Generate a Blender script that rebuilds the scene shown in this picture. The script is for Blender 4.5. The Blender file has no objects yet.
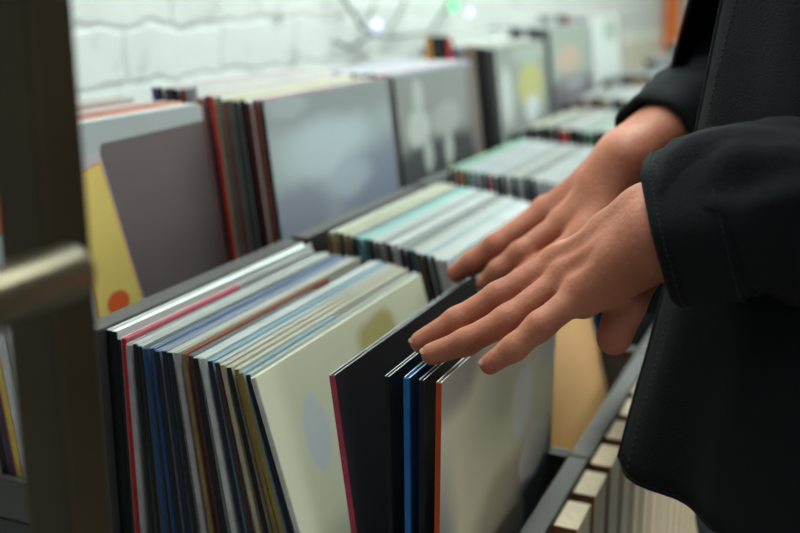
import bpy, bmesh, math, random
import numpy as np
from mathutils import Vector, Matrix, noise

random.seed(7)
C = bpy.context.scene.collection
H = 1.36                      # camera height; scene coordinates below are given relative to it
PI = math.pi
R = math.radians
def W(x, y, z): return Vector((x, y, z + H))

# ------------------------------------------------------------------ materials
MATS = {}
def mat(name, col, rough=.6, metal=0., noise_amt=0., noise_scale=30., bump=0., bump_scale=200., spec=.5,
        col2=None, sss=0., stretch=None, emit=0., coat=0.):
    if name in MATS: return MATS[name]
    m = bpy.data.materials.new(name); m.use_nodes = True
    nt = m.node_tree; b = nt.nodes['Principled BSDF']
    b.inputs['Base Color'].default_value = (*col, 1); b.inputs['Roughness'].default_value = rough
    b.inputs['Metallic'].default_value = metal; b.inputs['Specular IOR Level'].default_value = spec
    b.inputs['Coat Weight'].default_value = coat; b.inputs['Coat Roughness'].default_value = .15
    if emit:
        b.inputs['Emission Color'].default_value = (*col, 1); b.inputs['Emission Strength'].default_value = emit
    if sss:
        b.inputs['Subsurface Weight'].default_value = sss
        b.inputs['Subsurface Radius'].default_value = (.012, .004, .002); b.inputs['Subsurface Scale'].default_value = .6
    tc = nt.nodes.new('ShaderNodeTexCoord'); mp = nt.nodes.new('ShaderNodeMapping')
    nt.links.new(tc.outputs['Object'], mp.inputs[0])
    if stretch: mp.inputs['Scale'].default_value = stretch
    if noise_amt or col2:
        n = nt.nodes.new('ShaderNodeTexNoise'); n.inputs['Scale'].default_value = noise_scale; n.inputs['Detail'].default_value = 4
        nt.links.new(mp.outputs[0], n.inputs['Vector'])
        r = nt.nodes.new('ShaderNodeValToRGB')
        c2 = col2 if col2 else tuple(max(0, c*(1-noise_amt)) for c in col)
        r.color_ramp.elements[0].position = .35; r.color_ramp.elements[1].position = .65
        r.color_ramp.elements[0].color = (*c2, 1); r.color_ramp.elements[1].color = (*col, 1)
        nt.links.new(n.outputs['Fac'], r.inputs[0]); nt.links.new(r.outputs[0], b.inputs['Base Color'])
    if bump:
        n2 = nt.nodes.new('ShaderNodeTexNoise'); n2.inputs['Scale'].default_value = bump_scale; n2.inputs['Detail'].default_value = 5
        nt.links.new(mp.outputs[0], n2.inputs['Vector'])
        bp = nt.nodes.new('ShaderNodeBump'); bp.inputs['Strength'].default_value = bump; bp.inputs['Distance'].default_value = .002
        nt.links.new(n2.outputs['Fac'], bp.inputs['Height']); nt.links.new(bp.outputs[0], b.inputs['Normal'])
    MATS[name] = m
    return m

def paper(col, kind='spine'):
    key = kind + '_%02x%02x%02x' % tuple(int(max(0, min(1, c))*255) for c in col)
    if kind == 'cover': return mat(key, col, rough=.48, noise_amt=.14, noise_scale=9, spec=.5, coat=.06)
    if kind == 'edge': return mat(key, col, rough=.7, noise_amt=.22, noise_scale=60, stretch=(.3, 8, 1))
    return mat(key, col, rough=.62, noise_amt=.3, noise_scale=40, spec=.25)

PRINTN = [0]
def printed(base, spots, L=.315, Hh=.315, warp=.012, rough=.5, coat=.06):
    """cover print: soft-edged blobs (u, v, ru, rv, colour, softness) over a base colour, slightly warped"""
    PRINTN[0] += 1
    m = bpy.data.materials.new('printed cover %d' % PRINTN[0]); m.use_nodes = True
    nt = m.node_tree; b = nt.nodes['Principled BSDF']; b.inputs['Roughness'].default_value = rough
    b.inputs['Coat Weight'].default_value = coat; b.inputs['Coat Roughness'].default_value = .2
    tc = nt.nodes.new('ShaderNodeTexCoord')
    n = nt.nodes.new('ShaderNodeTexNoise'); n.inputs['Scale'].default_value = 16; n.inputs['Detail'].default_value = 3
    nt.links.new(tc.outputs['Object'], n.inputs['Vector'])
    wv = nt.nodes.new('ShaderNodeVectorMath'); wv.operation = 'MULTIPLY_ADD'; wv.inputs[1].default_value = (warp*2,)*3
    nt.links.new(n.outputs['Color'], wv.inputs[0]); nt.links.new(tc.outputs['Object'], wv.inputs[2])
    cur = None
    for (u, v, ru, rv, col, sf) in spots:
        a = nt.nodes.new('ShaderNodeVectorMath'); a.operation = 'SUBTRACT'; a.inputs[1].default_value = (u*L+warp, 0, v*Hh+warp)
        nt.links.new(wv.outputs[0], a.inputs[0])
        c = nt.nodes.new('ShaderNodeVectorMath'); c.operation = 'MULTIPLY'; c.inputs[1].default_value = (1/(ru*L), 0, 1/(rv*Hh))
        nt.links.new(a.outputs[0], c.inputs[0])
        l = nt.nodes.new('ShaderNodeVectorMath'); l.operation = 'LENGTH'; nt.links.new(c.outputs[0], l.inputs[0])
        mr = nt.nodes.new('ShaderNodeMapRange'); mr.interpolation_type = 'SMOOTHSTEP'
        mr.inputs['From Min'].default_value = 1-sf; mr.inputs['From Max'].default_value = 1+sf
        mr.inputs['To Min'].default_value = 1; mr.inputs['To Max'].default_value = 0
        nt.links.new(l.outputs['Value'], mr.inputs['Value'])
        mx = nt.nodes.new('ShaderNodeMix'); mx.data_type = 'RGBA'; mx.inputs[6].default_value = (*base, 1); mx.inputs[7].default_value = (*col, 1)
        nt.links.new(mr.outputs[0], mx.inputs[0])
        if cur: nt.links.new(cur, mx.inputs[6])
        cur = mx.outputs[2]
    nt.links.new(cur, b.inputs['Base Color'])
    return m

def brick_mat():
    m = bpy.data.materials.new('white painted brick'); m.use_nodes = True
    nt = m.node_tree; b = nt.nodes['Principled BSDF']; b.inputs['Roughness'].default_value = .6
    tc = nt.nodes.new('ShaderNodeTexCoord'); mp = nt.nodes.new('ShaderNodeMapping')
    mp.inputs['Rotation'].default_value = (PI/2, 0, 0)
    nt.links.new(tc.outputs['Object'], mp.inputs[0])
    wn = nt.nodes.new('ShaderNodeTexNoise'); wn.inputs['Scale'].default_value = 14; wn.inputs['Detail'].default_value = 3
    nt.links.new(mp.outputs[0], wn.inputs['Vector'])
    mx = nt.nodes.new('ShaderNodeVectorMath'); mx.operation = 'MULTIPLY_ADD'
    mx.inputs[1].default_value = (.038, .038, .038)
    nt.links.new(wn.outputs['Color'], mx.inputs[0]); nt.links.new(mp.outputs[0], mx.inputs[2])
    br = nt.nodes.new('ShaderNodeTexBrick')
    br.inputs['Scale'].default_value = 1; br.inputs['Brick Width'].default_value = .235; br.inputs['Row Height'].default_value = .076
    br.inputs['Mortar Size'].default_value = .0055; br.inputs['Mortar Smooth'].default_value = .5
    br.inputs['Color1'].default_value = (.77, .80, .77, 1); br.inputs['Color2'].default_value = (.71, .745, .725, 1)
    br.inputs['Mortar'].default_value = (.63,.665,.645,1)
    nt.links.new(mx.outputs[0], br.inputs['Vector'])
    n2 = nt.nodes.new('ShaderNodeTexNoise'); n2.inputs['Scale'].default_value = 11; n2.inputs['Detail'].default_value = 6
    nt.links.new(mp.outputs[0], n2.inputs['Vector'])
    rp = nt.nodes.new('ShaderNodeValToRGB'); rp.color_ramp.elements[0].position = .30; rp.color_ramp.elements[1].position = .42
    rp.color_ramp.elements[0].color = (.60, .62, .60, 1); rp.color_ramp.elements[1].color = (1, 1, 1, 1)
    nt.links.new(n2.outputs['Fac'], rp.inputs[0])
    mu = nt.nodes.new('ShaderNodeMix'); mu.data_type = 'RGBA'; mu.blend_type = 'MULTIPLY'; mu.inputs[0].default_value = .8
    nt.links.new(br.outputs['Color'], mu.inputs[6]); nt.links.new(rp.outputs[0], mu.inputs[7])
    nt.links.new(mu.outputs[2], b.inputs['Base Color'])
    ad = nt.nodes.new('ShaderNodeMath'); ad.operation = 'MULTIPLY_ADD'; ad.inputs[1].default_value = -.6
    nt.links.new(br.outputs['Fac'], ad.inputs[0]); nt.links.new(n2.outputs['Fac'], ad.inputs[2])
    bp = nt.nodes.new('ShaderNodeBump'); bp.inputs['Strength'].default_value = .4; bp.inputs['Distance'].default_value = .007
    nt.links.new(ad.outputs[0], bp.inputs['Height']); nt.links.new(bp.outputs[0], b.inputs['Normal'])
    return m

# ------------------------------------------------------------------ mesh helpers
def new_obj(name, bm, mats, parent=None, smooth=False, loc=None):
    me = bpy.data.meshes.new(name); bm.to_mesh(me); bm.free()
    if not isinstance(mats, (list, tuple)): mats = [mats]
    for m in mats: me.materials.append(m)
    if smooth:
        for p in me.polygons: p.use_smooth = True
    o = bpy.data.objects.new(name, me); C.objects.link(o)
    if parent: o.parent = parent
    if loc is not None: o.location = loc
    return o
def tag(o, label=None, cat=None, group=None, kind=None):
    if label: o['label'] = label
    if cat: o['category'] = cat
    if group: o['group'] = group
    if kind: o['kind'] = kind
    return o
def empty(name, loc):
    o = bpy.data.objects.new(name, None); o.empty_display_size = .05; C.objects.link(o); o.location = loc; return o
def add_box(bm, x0, x1, y0, y1, z0, z1, mi=0, bev=0.):
    vs = [bm.verts.new(p) for p in ((x0,y0,z0),(x1,y0,z0),(x1,y1,z0),(x0,y1,z0),(x0,y0,z1),(x1,y0,z1),(x1,y1,z1),(x0,y1,z1))]
    fs = []
    for f in ((0,3,2,1),(4,5,6,7),(0,1,5,4),(1,2,6,5),(2,3,7,6),(3,0,4,7)):
        fc = bm.faces.new([vs[i] for i in f]); fc.material_index = mi; fs.append(fc)
    if bev:
        es = list({e for f in fs for e in f.edges})
        bmesh.ops.bevel(bm, geom=es, offset=bev, segments=2, profile=.6, affect='EDGES', material=mi)
    return fs
def box_obj(name, x0, x1, y0, y1, z0, z1, m, parent=None, bev=0.):
    bm = bmesh.new(); add_box(bm, x0, x1, y0, y1, z0, z1, 0, bev); return new_obj(name, bm, m, parent)
def add_tube(bm, pts, rad, seg=16, cap=True, mi=0):
    pts = [Vector(p) for p in pts]; rings = []
    rad = rad if isinstance(rad, (list, tuple)) else [rad]*len(pts)
    t = (pts[1]-pts[0]).normalized(); up = Vector((0,0,1)) if abs(t.z) < .9 else Vector((1,0,0))
    a = t.cross(up).normalized()
    for i, p in enumerate(pts):
        t = (pts[min(i+1,len(pts)-1)]-pts[max(i-1,0)]).normalized()
        a = (a - t*a.dot(t)).normalized(); b = t.cross(a)
        rings.append([bm.verts.new(p + (a*math.cos(2*PI*k/seg)+b*math.sin(2*PI*k/seg))*rad[i]) for k in range(seg)])
    for i in range(len(rings)-1):
        for k in range(seg):
            f = bm.faces.new((rings[i][k], rings[i][(k+1)%seg], rings[i+1][(k+1)%seg], rings[i+1][k])); f.material_index = mi; f.smooth = True
    if cap:
        bm.faces.new(rings[0][::-1]).material_index = mi; bm.faces.new(rings[-1]).material_index = mi
def spline(pts, n=8):
    P = [Vector(p) for p in pts]; P = [P[0]*2-P[1]] + P + [P[-1]*2-P[-2]]; out = []
    for i in range(1, len(P)-2):
        for k in range(n):
            t = k/n; a, b, c, d = P[i-1], P[i], P[i+1], P[i+2]
            out.append(.5*((2*b)+(c-a)*t+(2*a-5*b+4*c-d)*t*t+(3*b-a-3*c+d)*t**3))
    out.append(P[-2]); return out

# ------------------------------------------------------------------ room
def struct(name, bm, m): return tag(new_obj(name, bm, m), kind='structure')
X0, X1, Y0, Y1, ZC = -3.0, 7.5, -3.6, .90, 2.95
m_wall = mat('cream wall paint', (.78,.78,.70), rough=.8, noise_amt=.05, noise_scale=3)
m_dim = mat('grey wall paint', (.16,.16,.16), rough=.9, noise_amt=.05, noise_scale=3)
bm = bmesh.new(); add_box(bm, X0, X1, Y0, Y1, -.05, 0)
struct('floor', bm, mat('grey concrete floor', (.42,.39,.35), rough=.55, noise_amt=.25, noise_scale=4, bump=.1))
bm = bmesh.new(); add_box(bm, X0, X1, Y0, Y1, ZC, ZC+.05); struct('ceiling', bm, mat('ceiling paint', (.6,.6,.58), rough=.9, noise_amt=.04))
bm = bmesh.new(); add_box(bm, X0, X1, Y1, Y1+.1, 0, ZC); struct('wall_back', bm, brick_mat())
bm = bmesh.new(); add_box(bm, X1, X1+.1, Y0, Y1, 0, ZC); struct('wall_right', bm, m_wall)
bm = bmesh.new(); add_box(bm, X0-.1, X0, Y0, Y1, 0, ZC); struct('wall_left', bm, m_dim)
bm = bmesh.new(); add_box(bm, X0, X1, Y0-.1, Y0, 0, ZC); struct('wall_front', bm, m_dim)
bx_end = 2.72
bm = bmesh.new(); add_box(bm, bx_end, X1, Y1-.015, Y1, 0, H-.20, 0, .003)
struct('trim_1', bm, mat('pale cream wall panel', (.78,.75,.60), rough=.6, noise_amt=.05))

# orange pipe on the far wall
pipe = empty('wall_pipe', W(5.25, .855, -H))
tag(pipe, 'orange vertical pipe on the white wall beyond the far records', 'pipe')
bm = bmesh.new(); add_tube(bm, [(0,0,0), (0,0,ZC-.001)], .036, 24)
new_obj('pipe_run', bm, mat('orange pipe paint', (.62,.13,.02), rough=.4, noise_amt=.08), pipe)
for z in (.5, 1.9):
    bm = bmesh.new(); add_box(bm, -.02, .02, .0, .045, z-.012, z+.012, 0, .002); add_tube(bm, [(0,0,z-.012),(0,0,z+.012)], .040, 24)
    new_obj('clamp', bm, mat('pipe clamp steel', (.3,.3,.3), rough=.4, metal=.8), pipe)

# ------------------------------------------------------------------ counter and crates
PX = .335; XB = .603
XS = [.603, .938, 1.273, 1.690, 2.027, 2.362, 2.697, 3.032, 3.367, 3.702, 4.037]
def bx(k): return XS[k]
def rise(k): return max(0, k-2)*.018      # the farther crates stand on low risers
NL, NU = 10, 6                # lower bins, upper bins
ZL, ZU = -.577, -.426         # inside floors of lower and upper crates
m_steel = mat('dark grey powder coated steel', (.072,.069,.067), rough=.5, metal=.0, spec=.3, noise_amt=.12, noise_scale=25, bump=.15, bump_scale=600)
m_dark = mat('dark brown backing board', (.20,.085,.04), rough=.7, noise_amt=.3, noise_scale=20)
m_wood = mat('pale birch slat wood', (.80,.66,.46), rough=.55, col2=(.70,.54,.36), noise_scale=18, stretch=(14,14,.5), bump=.2, bump_scale=60)
m_side = mat('brown stained slat side', (.26,.115,.055), rough=.7, noise_amt=.25, noise_scale=30)
m_carc = mat('charcoal counter board', (.03,.03,.032), rough=.6, noise_amt=.2)
XE = bx(NL)
ctr = empty('display_counter', W(XB, .53, -H))
tag(ctr, 'long record counter with pale wooden slats along its front edge', 'counter')
def lx(x): return x - XB
bm = bmesh.new(); add_box(bm, 0, XE-XB, .205-.53+.012, .895-.53, .06, H+ZL-.006)
new_obj('carcass', bm, m_carc, ctr)
bm = bmesh.new(); add_box(bm, 0, XE-XB, .205-.53, .2165-.53, .06, H-.4485)
new_obj('backing_board', bm, m_dark, ctr)
bm = bmesh.new(); add_box(bm, 0.01, XE-XB-.01, .26-.53, .88-.53, 0, .06)
new_obj('plinth', bm, m_carc, ctr)
bm = bmesh.new(); add_box(bm, 0, bx(NU)-.02-XB, .547-.53, .895-.53, H+ZL-.005, H+ZU-.006)
new_obj('raised_shelf', bm, m_carc, ctr)
k = 0
base = None
for b in range(51):
    for s in range(1):
        x = .0045 + b*.0667
        if base is None:
            bm = bmesh.new(); add_box(bm, .0002, .0498, -.021, 0, 0, H-.4485-.08, 0, .0006)
            for sx in (0, .0499): add_box(bm, sx, sx+.0006, -.0205, -.0002, 0, H-.4485-.0804, 1)
            base = new_obj('slat', bm, [m_wood, m_side], ctr); o = base
        else:
            o = base.copy(); C.objects.link(o); o.parent = ctr
        o.location = (x, .205-.53-.0004, .08)

def crate(k, upper):
    x0 = bx(k); x1 = x0+PX-.004
    up = rise(k)
    zf = (ZU if upper else ZL) + up
    yf, yb = (.512, .885) if upper else (.205, .520)
    zr = (-.250 if upper else -.441) + up
    zs = zr
    r = empty('record_crate', W(x0, yf, zf-.004))
    t = .0022; d = PX-.004
    if up: box_obj('riser', .004, d-.004, .022 if upper else .004, yb-yf-.006, -up, -.0004, m_carc, r)
    box_obj('crate_floor', .003, d-.003, (.036 if upper else .004), yb-yf-.004, 0, .003, m_steel, r)
    hr = zr - (zf-.004)
    # front: top rail with folded lip, thin front sheet
    bm = bmesh.new()
    if upper: add_box(bm, .001, d-.010, 0, .019, hr-.003, hr, 0, .0006)
    else: add_box(bm, 0, d, 0, .019, hr-.003, hr, 0, .0006); add_box(bm, 0, d, 0, .0022, hr-.02, hr-.0032)
    new_obj('front_rail', bm, m_steel, r)
    if upper: box_obj('front_sheet', .001, d-.010, .0, .0185, -.146, hr-.0035, m_carc, r)
    else: box_obj('front_sheet', .003, d-.003, .0135, .0155, .0035, hr-.0035, m_carc, r)
    ys = .0195
    hs = .035 if upper else hr
    for s in (0, 1):
        bm = bmesh.new()
        xa = 0 if s == 0 else d-t
        add_box(bm, xa, xa+t, ys, yb-yf-.005, 0, hs)
        xc = 0 if s == 0 else d-.006
        add_box(bm, xc, xc+.006, ys, yb-yf-.005, hs+.0002, hs+.0022, 0, .0005)
        new_obj('side_panel', bm, m_steel, r)
    box_obj('back_panel', .003, d-.003, yb-yf-.0045, yb-yf-.002, 0.0, hr, m_steel, r)
    return r
ORD = ['first','second','third','fourth','fifth','sixth','seventh','eighth','ninth','tenth','eleventh','twelfth','thirteenth','fourteenth',
       'fifteenth','sixteenth','seventeenth','eighteenth','nineteenth','twentieth']
def ordw(i):
    if i < 20: return ORD[i]
    if i < 29: return 'twenty-' + ORD[i-20]
    return 'thirtieth' if i == 29 else 'thirty-' + ORD[i-30]
LBN = ['nearest lower bin'] + [ORD[i]+' lower bin from the left' for i in range(1, 9)] + ['farthest lower bin']
UBN = ['leftmost upper bin'] + [ORD[i]+' upper bin from the left' for i in range(1, 5)] + ['farthest upper bin']
for k in range(NL): tag(crate(k, False), 'dark grey metal crate forming the ' + LBN[k], 'crate', 'metal record crates in the lower row')
for k in range(NU): tag(crate(k, True), 'dark grey metal crate forming the ' + UBN[k], 'crate', 'metal record crates in the upper row')

# ------------------------------------------------------------------ records
def ell(cx, cy, rx, ry, n=20): return [(cx+rx*math.cos(2*PI*i/n), cy+ry*math.sin(2*PI*i/n)) for i in range(n)]
EDGE_W = (.60,.64,.62)
def sleeve(x, ytop, lean, floor, t=.0045, L=.315, Hh=.315, spine=(.02,.02,.02), edge=EDGE_W, cover=(.3,.3,.3), art=(), soft=(), inner=True,
           rot=0., spine_name=None):
    """x = left end, ytop = where the FRONT top edge is, lean in degrees (top toward the wall)"""
    a = R(lean)
    r = bpy.data.objects
    bm = bmesh.new()
    p = min(.0008, t*.2)
    n = 14
    # two printed card panels with a slightly bowed gap, joined along bottom and spine
    add_box(bm, 0.0012, L, -p, 0, 0, Hh, 0)
    add_box(bm, 0.0012, L, -t, -t+p, 0, Hh, 0)
    add_box(bm, 0.0012, L, -t+p, -p, 0, p, 0)
    for f in bm.faces:
        nn = f.normal; c = f.calc_center_median()
        f.normal_update()
        if c.z > Hh-.0001: f.material_index = 1
        elif c.x > L-.0001: f.material_index = 1
    mats = [printed(cover, soft, L, Hh) if soft else paper(cover, 'cover'), paper(edge, 'edge')]
    for i, (poly, col) in enumerate(art):
        m = paper(col, 'cover')
        if m not in mats: mats.append(m)
        y = -t - .00012*(i+1)
        vs = [bm.verts.new((max(.0016,min(L-.0003,u*L)), y, max(.0003,min(Hh-.0003,v*Hh)))) for u, v in poly]
        f = bm.faces.new(vs); f.normal_update()
        if f.normal.y > 0: f.normal_flip()
        f.material_index = mats.index(m)
    o = new_obj('record_sleeve', bm, mats)
    zb = floor
    o.rotation_euler = (-a, 0, R(rot))
    yb = ytop - Hh*math.sin(a) + t*math.cos(a)
    o.location = W(x, yb, zb + t*math.sin(a) + .0005)
    bm = bmesh.new(); add_box(bm, 0, .0011, -t, 0, 0, Hh-.0002, 0, min(.0005, t*.12))
    new_obj('spine', bm, paper(spine), o)
    if inner and t > .003:
        bm = bmesh.new(); add_box(bm, .002, L-.003, -t+p+.0003, -p-.0003, p+.0004, Hh-.0022)
        new_obj('inner_sleeve', bm, paper(tuple(min(1, c*1.05) for c in edge), 'edge'), o)
    return o
CN = [((.55,.02,.02),'red'),((.02,.02,.022),'black'),((.02,.09,.30),'blue'),((.5,.5,.52),'light grey'),((.04,.05,.09),'navy'),((.10,.03,.03),'maroon'),
      ((.45,.32,.10),'ochre'),((.30,.10,.04),'brown'),((.60,.60,.56),'white'),((.55,.50,.36),'cream'),((.16,.17,.18),'dark grey'),((.05,.16,.18),'teal'),
      ((.12,.08,.14),'plum'),((.60,.20,.05),'orange'),((.5,.1,.16),'pink-red'),((.12,.45,.5),'light blue')]
def cname(c):
    return min(CN, key=lambda q: sum((math.sqrt(a)-math.sqrt(b))**2 for a, b in zip(q[0], c)))[1]
def label_bin(recs, binname, group, special={}):
    # recs ordered front to back
    n = len(recs)
    for i, (o, sp) in enumerate(recs):
        if i in special: lab = special[i]
        else: lab = '%s-spined record sleeve, %s from the front in the %s' % (cname(sp), ordw(i), binname)
        tag(o, lab, 'record', group)

BK=(.0045,.006,.009); RED=(.50,.012,.018); LG=(.36,.34,.38); NB=(.006,.05,.16); NV=(.006,.012,.034); OL=(.20,.15,.06); MR=(.05,.018,.022); WH=(.50,.52,.54)
CRM=(.42,.38,.27); GD=(.26,.18,.05); BR=(.17,.05,.02); GR=(.06,.068,.075); PL=(.055,.03,.06); TL=(.02,.09,.11)
# ---- nearest lower bin, back to front: (y of front top edge, lean, thickness, spine, edge, length factor, height)
b1 = [
 (.5015,-.1,.0097,BK,(.62,.66,.65),1,.3240),
 (.4980,.0,.0034,BK,(.74,.77,.76),1,.318),
 (.4940,.0,.0048,RED,(.66,.16,.22),.52,.319),
 (.4885,.6,.0058,LG,(.44,.46,.46),1,.315),
 (.4835,1.8,.0048,BK,(.60,.64,.63),1,.316),
 (.4790,2.4,.0050,BK,(.56,.60,.59),1,.315),
 (.4735,3.0,.0050,NB,(.16,.17,.18),1,.314),
 (.4680,3.8,.0050,NB,(.20,.28,.42),1,.315),
 (.4625,4.5,.0050,BK,(.24,.31,.42),1,.314),
 (.4570,5.2,.0050,NV,(.34,.37,.45),1,.315),
 (.4510,5.8,.0055,BK,(.60,.62,.58),1,.315),
 (.4450,6.3,.0055,LG,(.50,.50,.44),1,.316),
 (.4395,6.6,.0050,OL,(.34,.13,.075),.74,.316),
 (.4340,7.2,.0050,MR,(.20,.21,.22),.62,.315),
 (.4285,7.8,.0050,BK,(.62,.66,.65),1,.315),
 (.4225,8.6,.0055,WH,(.66,.70,.69),1,.316),
 (.4170,9.4,.0050,NV,(.30,.46,.56),1,.315),
 (.4115,10.2,.0050,MR,(.56,.60,.58),1,.315),
 (.4060,11.,.0050,CRM,(.58,.57,.50),1,.315),
 (.4005,12.,.0050,BK,(.56,.54,.42),1,.315),
 (.3950,13.,.0048,GD,(.60,.60,.52),1,.315),
 (.3900,14.,.0045,GD,(.30,.44,.50),.48,.315),
 (.3855,15.,.0042,NV,(.50,.53,.50),1,.315),
 (.3800,16.,.0050,(.52,.54,.50),(.62,.65,.60),1,.315),
]
recs = []
for i, (yt, ln, t, sp, ed, lf, hh) in enumerate(b1):
    kw = {}
    if i == len(b1)-1:
        kw = dict(cover=(.64,.64,.48), soft=[(.85,.30,.40,.50,(.52,.51,.33),.5), (.19,.79,.065,.10,(.56,.59,.60),.12), (.62,.91,.12,.07,(.42,.38,.15),.25)])
    elif i == 0: kw = dict(cover=(.66,.71,.70))
    else: kw = dict(cover=tuple(c*.8 for c in ed))
    o = sleeve(bx(0)+.011+random.uniform(-.0015,.0015), yt, ln, ZL, t*.8 if i else t, .315*lf, hh, sp, tuple(min(.86, c*1.12) for c in ed), **kw)
    recs.append((o, sp))
fr = [
 dict(yt=.325, h=.310, ln=7.6, t=.0045, x=.632, sp=(.42,.05,.09), ed=(.46,.47,.48), cover=(.022,.02,.026),
      art=[(ell(.42,.60,.22,.3),(.035,.014,.022))]),
 dict(yt=.283, h=.313, ln=1.4, t=.0035, x=.634, sp=BK, ed=(.42,.43,.42), cover=(.015,.016,.02)),
 dict(yt=.2665, ln=.6, t=.0046, x=.632, sp=(.015,.13,.42), ed=(.30,.48,.66), cover=(.02,.08,.2)),
 dict(yt=.2560, ln=.3, t=.0036, x=.632, sp=BK, ed=(.40,.40,.42), cover=(.015,.016,.02)),
 dict(yt=.2430, ln=-.2, t=.0040, x=.633, sp=(.50,.06,.015), ed=(.62,.62,.58), cover=(.95,.88,.64),  # base colour brightened to carry the glossy sleeve's reflection
      soft=[(.10,1.0,.18,.10,(.45,.40,.34),.4),(.02,.30,.10,.42,(.22,.25,.28),.5),(.50,.50,.22,.10,(.66,.58,.40),.4),(.90,.12,.46,.40,(.26,.30,.34),.15),(.66,.72,.10,.10,(1,.98,.88),.15),  # first blob paints the fingers' shadow at the top left
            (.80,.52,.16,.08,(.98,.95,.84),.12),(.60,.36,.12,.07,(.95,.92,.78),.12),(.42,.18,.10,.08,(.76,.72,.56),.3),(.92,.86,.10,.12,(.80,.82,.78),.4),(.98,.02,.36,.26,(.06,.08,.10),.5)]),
]
frr = []
for q in fr:
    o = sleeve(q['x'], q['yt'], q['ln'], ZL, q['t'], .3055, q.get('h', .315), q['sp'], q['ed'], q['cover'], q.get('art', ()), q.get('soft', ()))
    frr.append((o, q['sp']))
recs = (recs + frr)[::-1]
label_bin(recs, LBN[0], 'record sleeves in the nearest lower bin', {
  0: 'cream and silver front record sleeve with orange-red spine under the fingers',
  1: 'thin black record sleeve between the orange-red and bright blue spines',
  2: 'record sleeve with bright blue spine just below the fingertips',
  3: 'thin black record sleeve just behind the bright blue one',
  4: 'dark plum-black record sleeve with pink-red spine leaning behind the black ones',
  5: 'pale cream record sleeve with grey oval, facing the gap in the nearest bin',
 26: 'record sleeve with bright red spine and short pink top edge',
 28: 'tall white record sleeve at the very back of the nearest lower bin'})

# ---- second lower bin
b2 = [((.20,.09,.04),(.62,.64,.58)),(GD,(.66,.68,.60)),((.02,.02,.02),(.60,.62,.54)),((.18,.10,.04),(.64,.66,.58)),(BK,(.36,.38,.36)),((.06,.14,.18),(.42,.62,.60)),
      ((.05,.12,.16),(.46,.64,.62)),(BK,(.66,.70,.68)),(GR,(.62,.67,.66)),((.22,.15,.12),(.40,.43,.43)),(BK,(.68,.72,.71)),(LG,(.64,.68,.67)),(BK,(.44,.47,.47)),
      (BK,(.34,.37,.37)),(TL,(.60,.62,.58)),((.09,.05,.02),(.66,.70,.69)),(BK,(.52,.56,.57)),(GR,(.68,.72,.72)),((.50,.50,.54),(.70,.74,.74)),((.46,.46,.50),(.66,.70,.70))]
recs = []
n = len(b2)
for i, (sp, ed) in enumerate(b2):
    f = i/(n-1); yt = .486 - .126*f
    o = sleeve(bx(1)+.009+random.uniform(-.002,.002), yt, 3+13*f, ZL, .0052, .315, .334-.008*f+random.uniform(-.002,.0015), sp, tuple(min(.88, c*1.25) if c > .55 else c*.85 for c in ed), tuple(c*.8 for c in ed)); recs.append((o, sp))
for yt, ln, sp, ed, cv, art in [(.349,16.5,BK,(.30,.42,.50),(.3,.42,.5),()),(.342,16.4,GR,(.62,.66,.66),(.5,.5,.5),()),(.332,16,WH,(.5,.5,.5),(.4,.4,.42),()),
                    (.320,15.2,(.3,.2,.1),(.5,.42,.3),(.80,.46,.20),
                     [(.35,.95,.30,.16,(.60,.56,.38),.5),(.55,.0,.8,.22,(.42,.17,.05),.5),(.15,.3,.25,.3,(.70,.36,.13),.6),(.82,.80,.045,.13,(.62,.72,.80),.25)])]:
    o = sleeve(bx(1)+.009, yt, ln, ZL, .0052, .315, .326 if sp != (.3,.2,.1) else .322, sp, ed, cv, (), art); recs.append((o, sp))
label_bin(recs[::-1], LBN[1], 'record sleeves in the second lower bin', {
  0: 'orange and tan record sleeve leaning at the front of the second lower bin'})

# ---- third lower bin
pal = [BK, BK, GR, LG, NV, MR, WH, GD, BR, BK, (.30,.28,.30), RED, TL, GR]
b3 = [(BK,(.5,.6,.55)),((.32,.02,.03),(.44,.62,.56)),((.35,.14,.02),(.60,.66,.62)),((.03,.10,.05),(.66,.70,.69)),((.25,.30,.36),(.66,.71,.72)),((.20,.24,.32),(.62,.67,.70)),
      (MR,(.64,.69,.71)),((.28,.02,.04),(.68,.72,.72)),(BK,(.60,.65,.65)),(BK,(.50,.54,.53)),((.33,.31,.32),(.68,.72,.70)),(BK,(.66,.70,.66)),(LG,(.50,.53,.50)),(BK,(.52,.55,.52)),(BK,(.66,.71,.71)),
      ((.32,.30,.33),(.70,.74,.74)),((.36,.34,.37),(.66,.70,.70)),((.40,.38,.42),(.70,.74,.74)),((.3,.3,.3),(.6,.62,.62))]
recs = []; n = len(b3)
for i, (sp, ed) in enumerate(b3):
    f = i/(n-1)
    o = sleeve(bx(2)+.012+random.uniform(-.002,.002), .482-.144*f, 4+8*f, ZL, .0050, .320, .348-.003*f+random.uniform(-.002,.001), sp, tuple(min(.88, c*1.25) if c > .55 else c*.8 for c in ed), tuple(c*.6 for c in ed)); recs.append((o, sp))
for yt, ln, sp, cv in [(.318,11,(.02,.25,.6),(.03,.28,.60)),(.296,9,BK,(.012,.014,.02)),(.272,6,BK,(.014,.016,.02))]:
    o = sleeve(bx(2)+.009, yt, ln, ZL, .0050, .315, .320, sp, (.2,.22,.24), cv); recs.append((o, sp))
label_bin(recs[::-1], LBN[2], 'record sleeves in the third lower bin')

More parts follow.
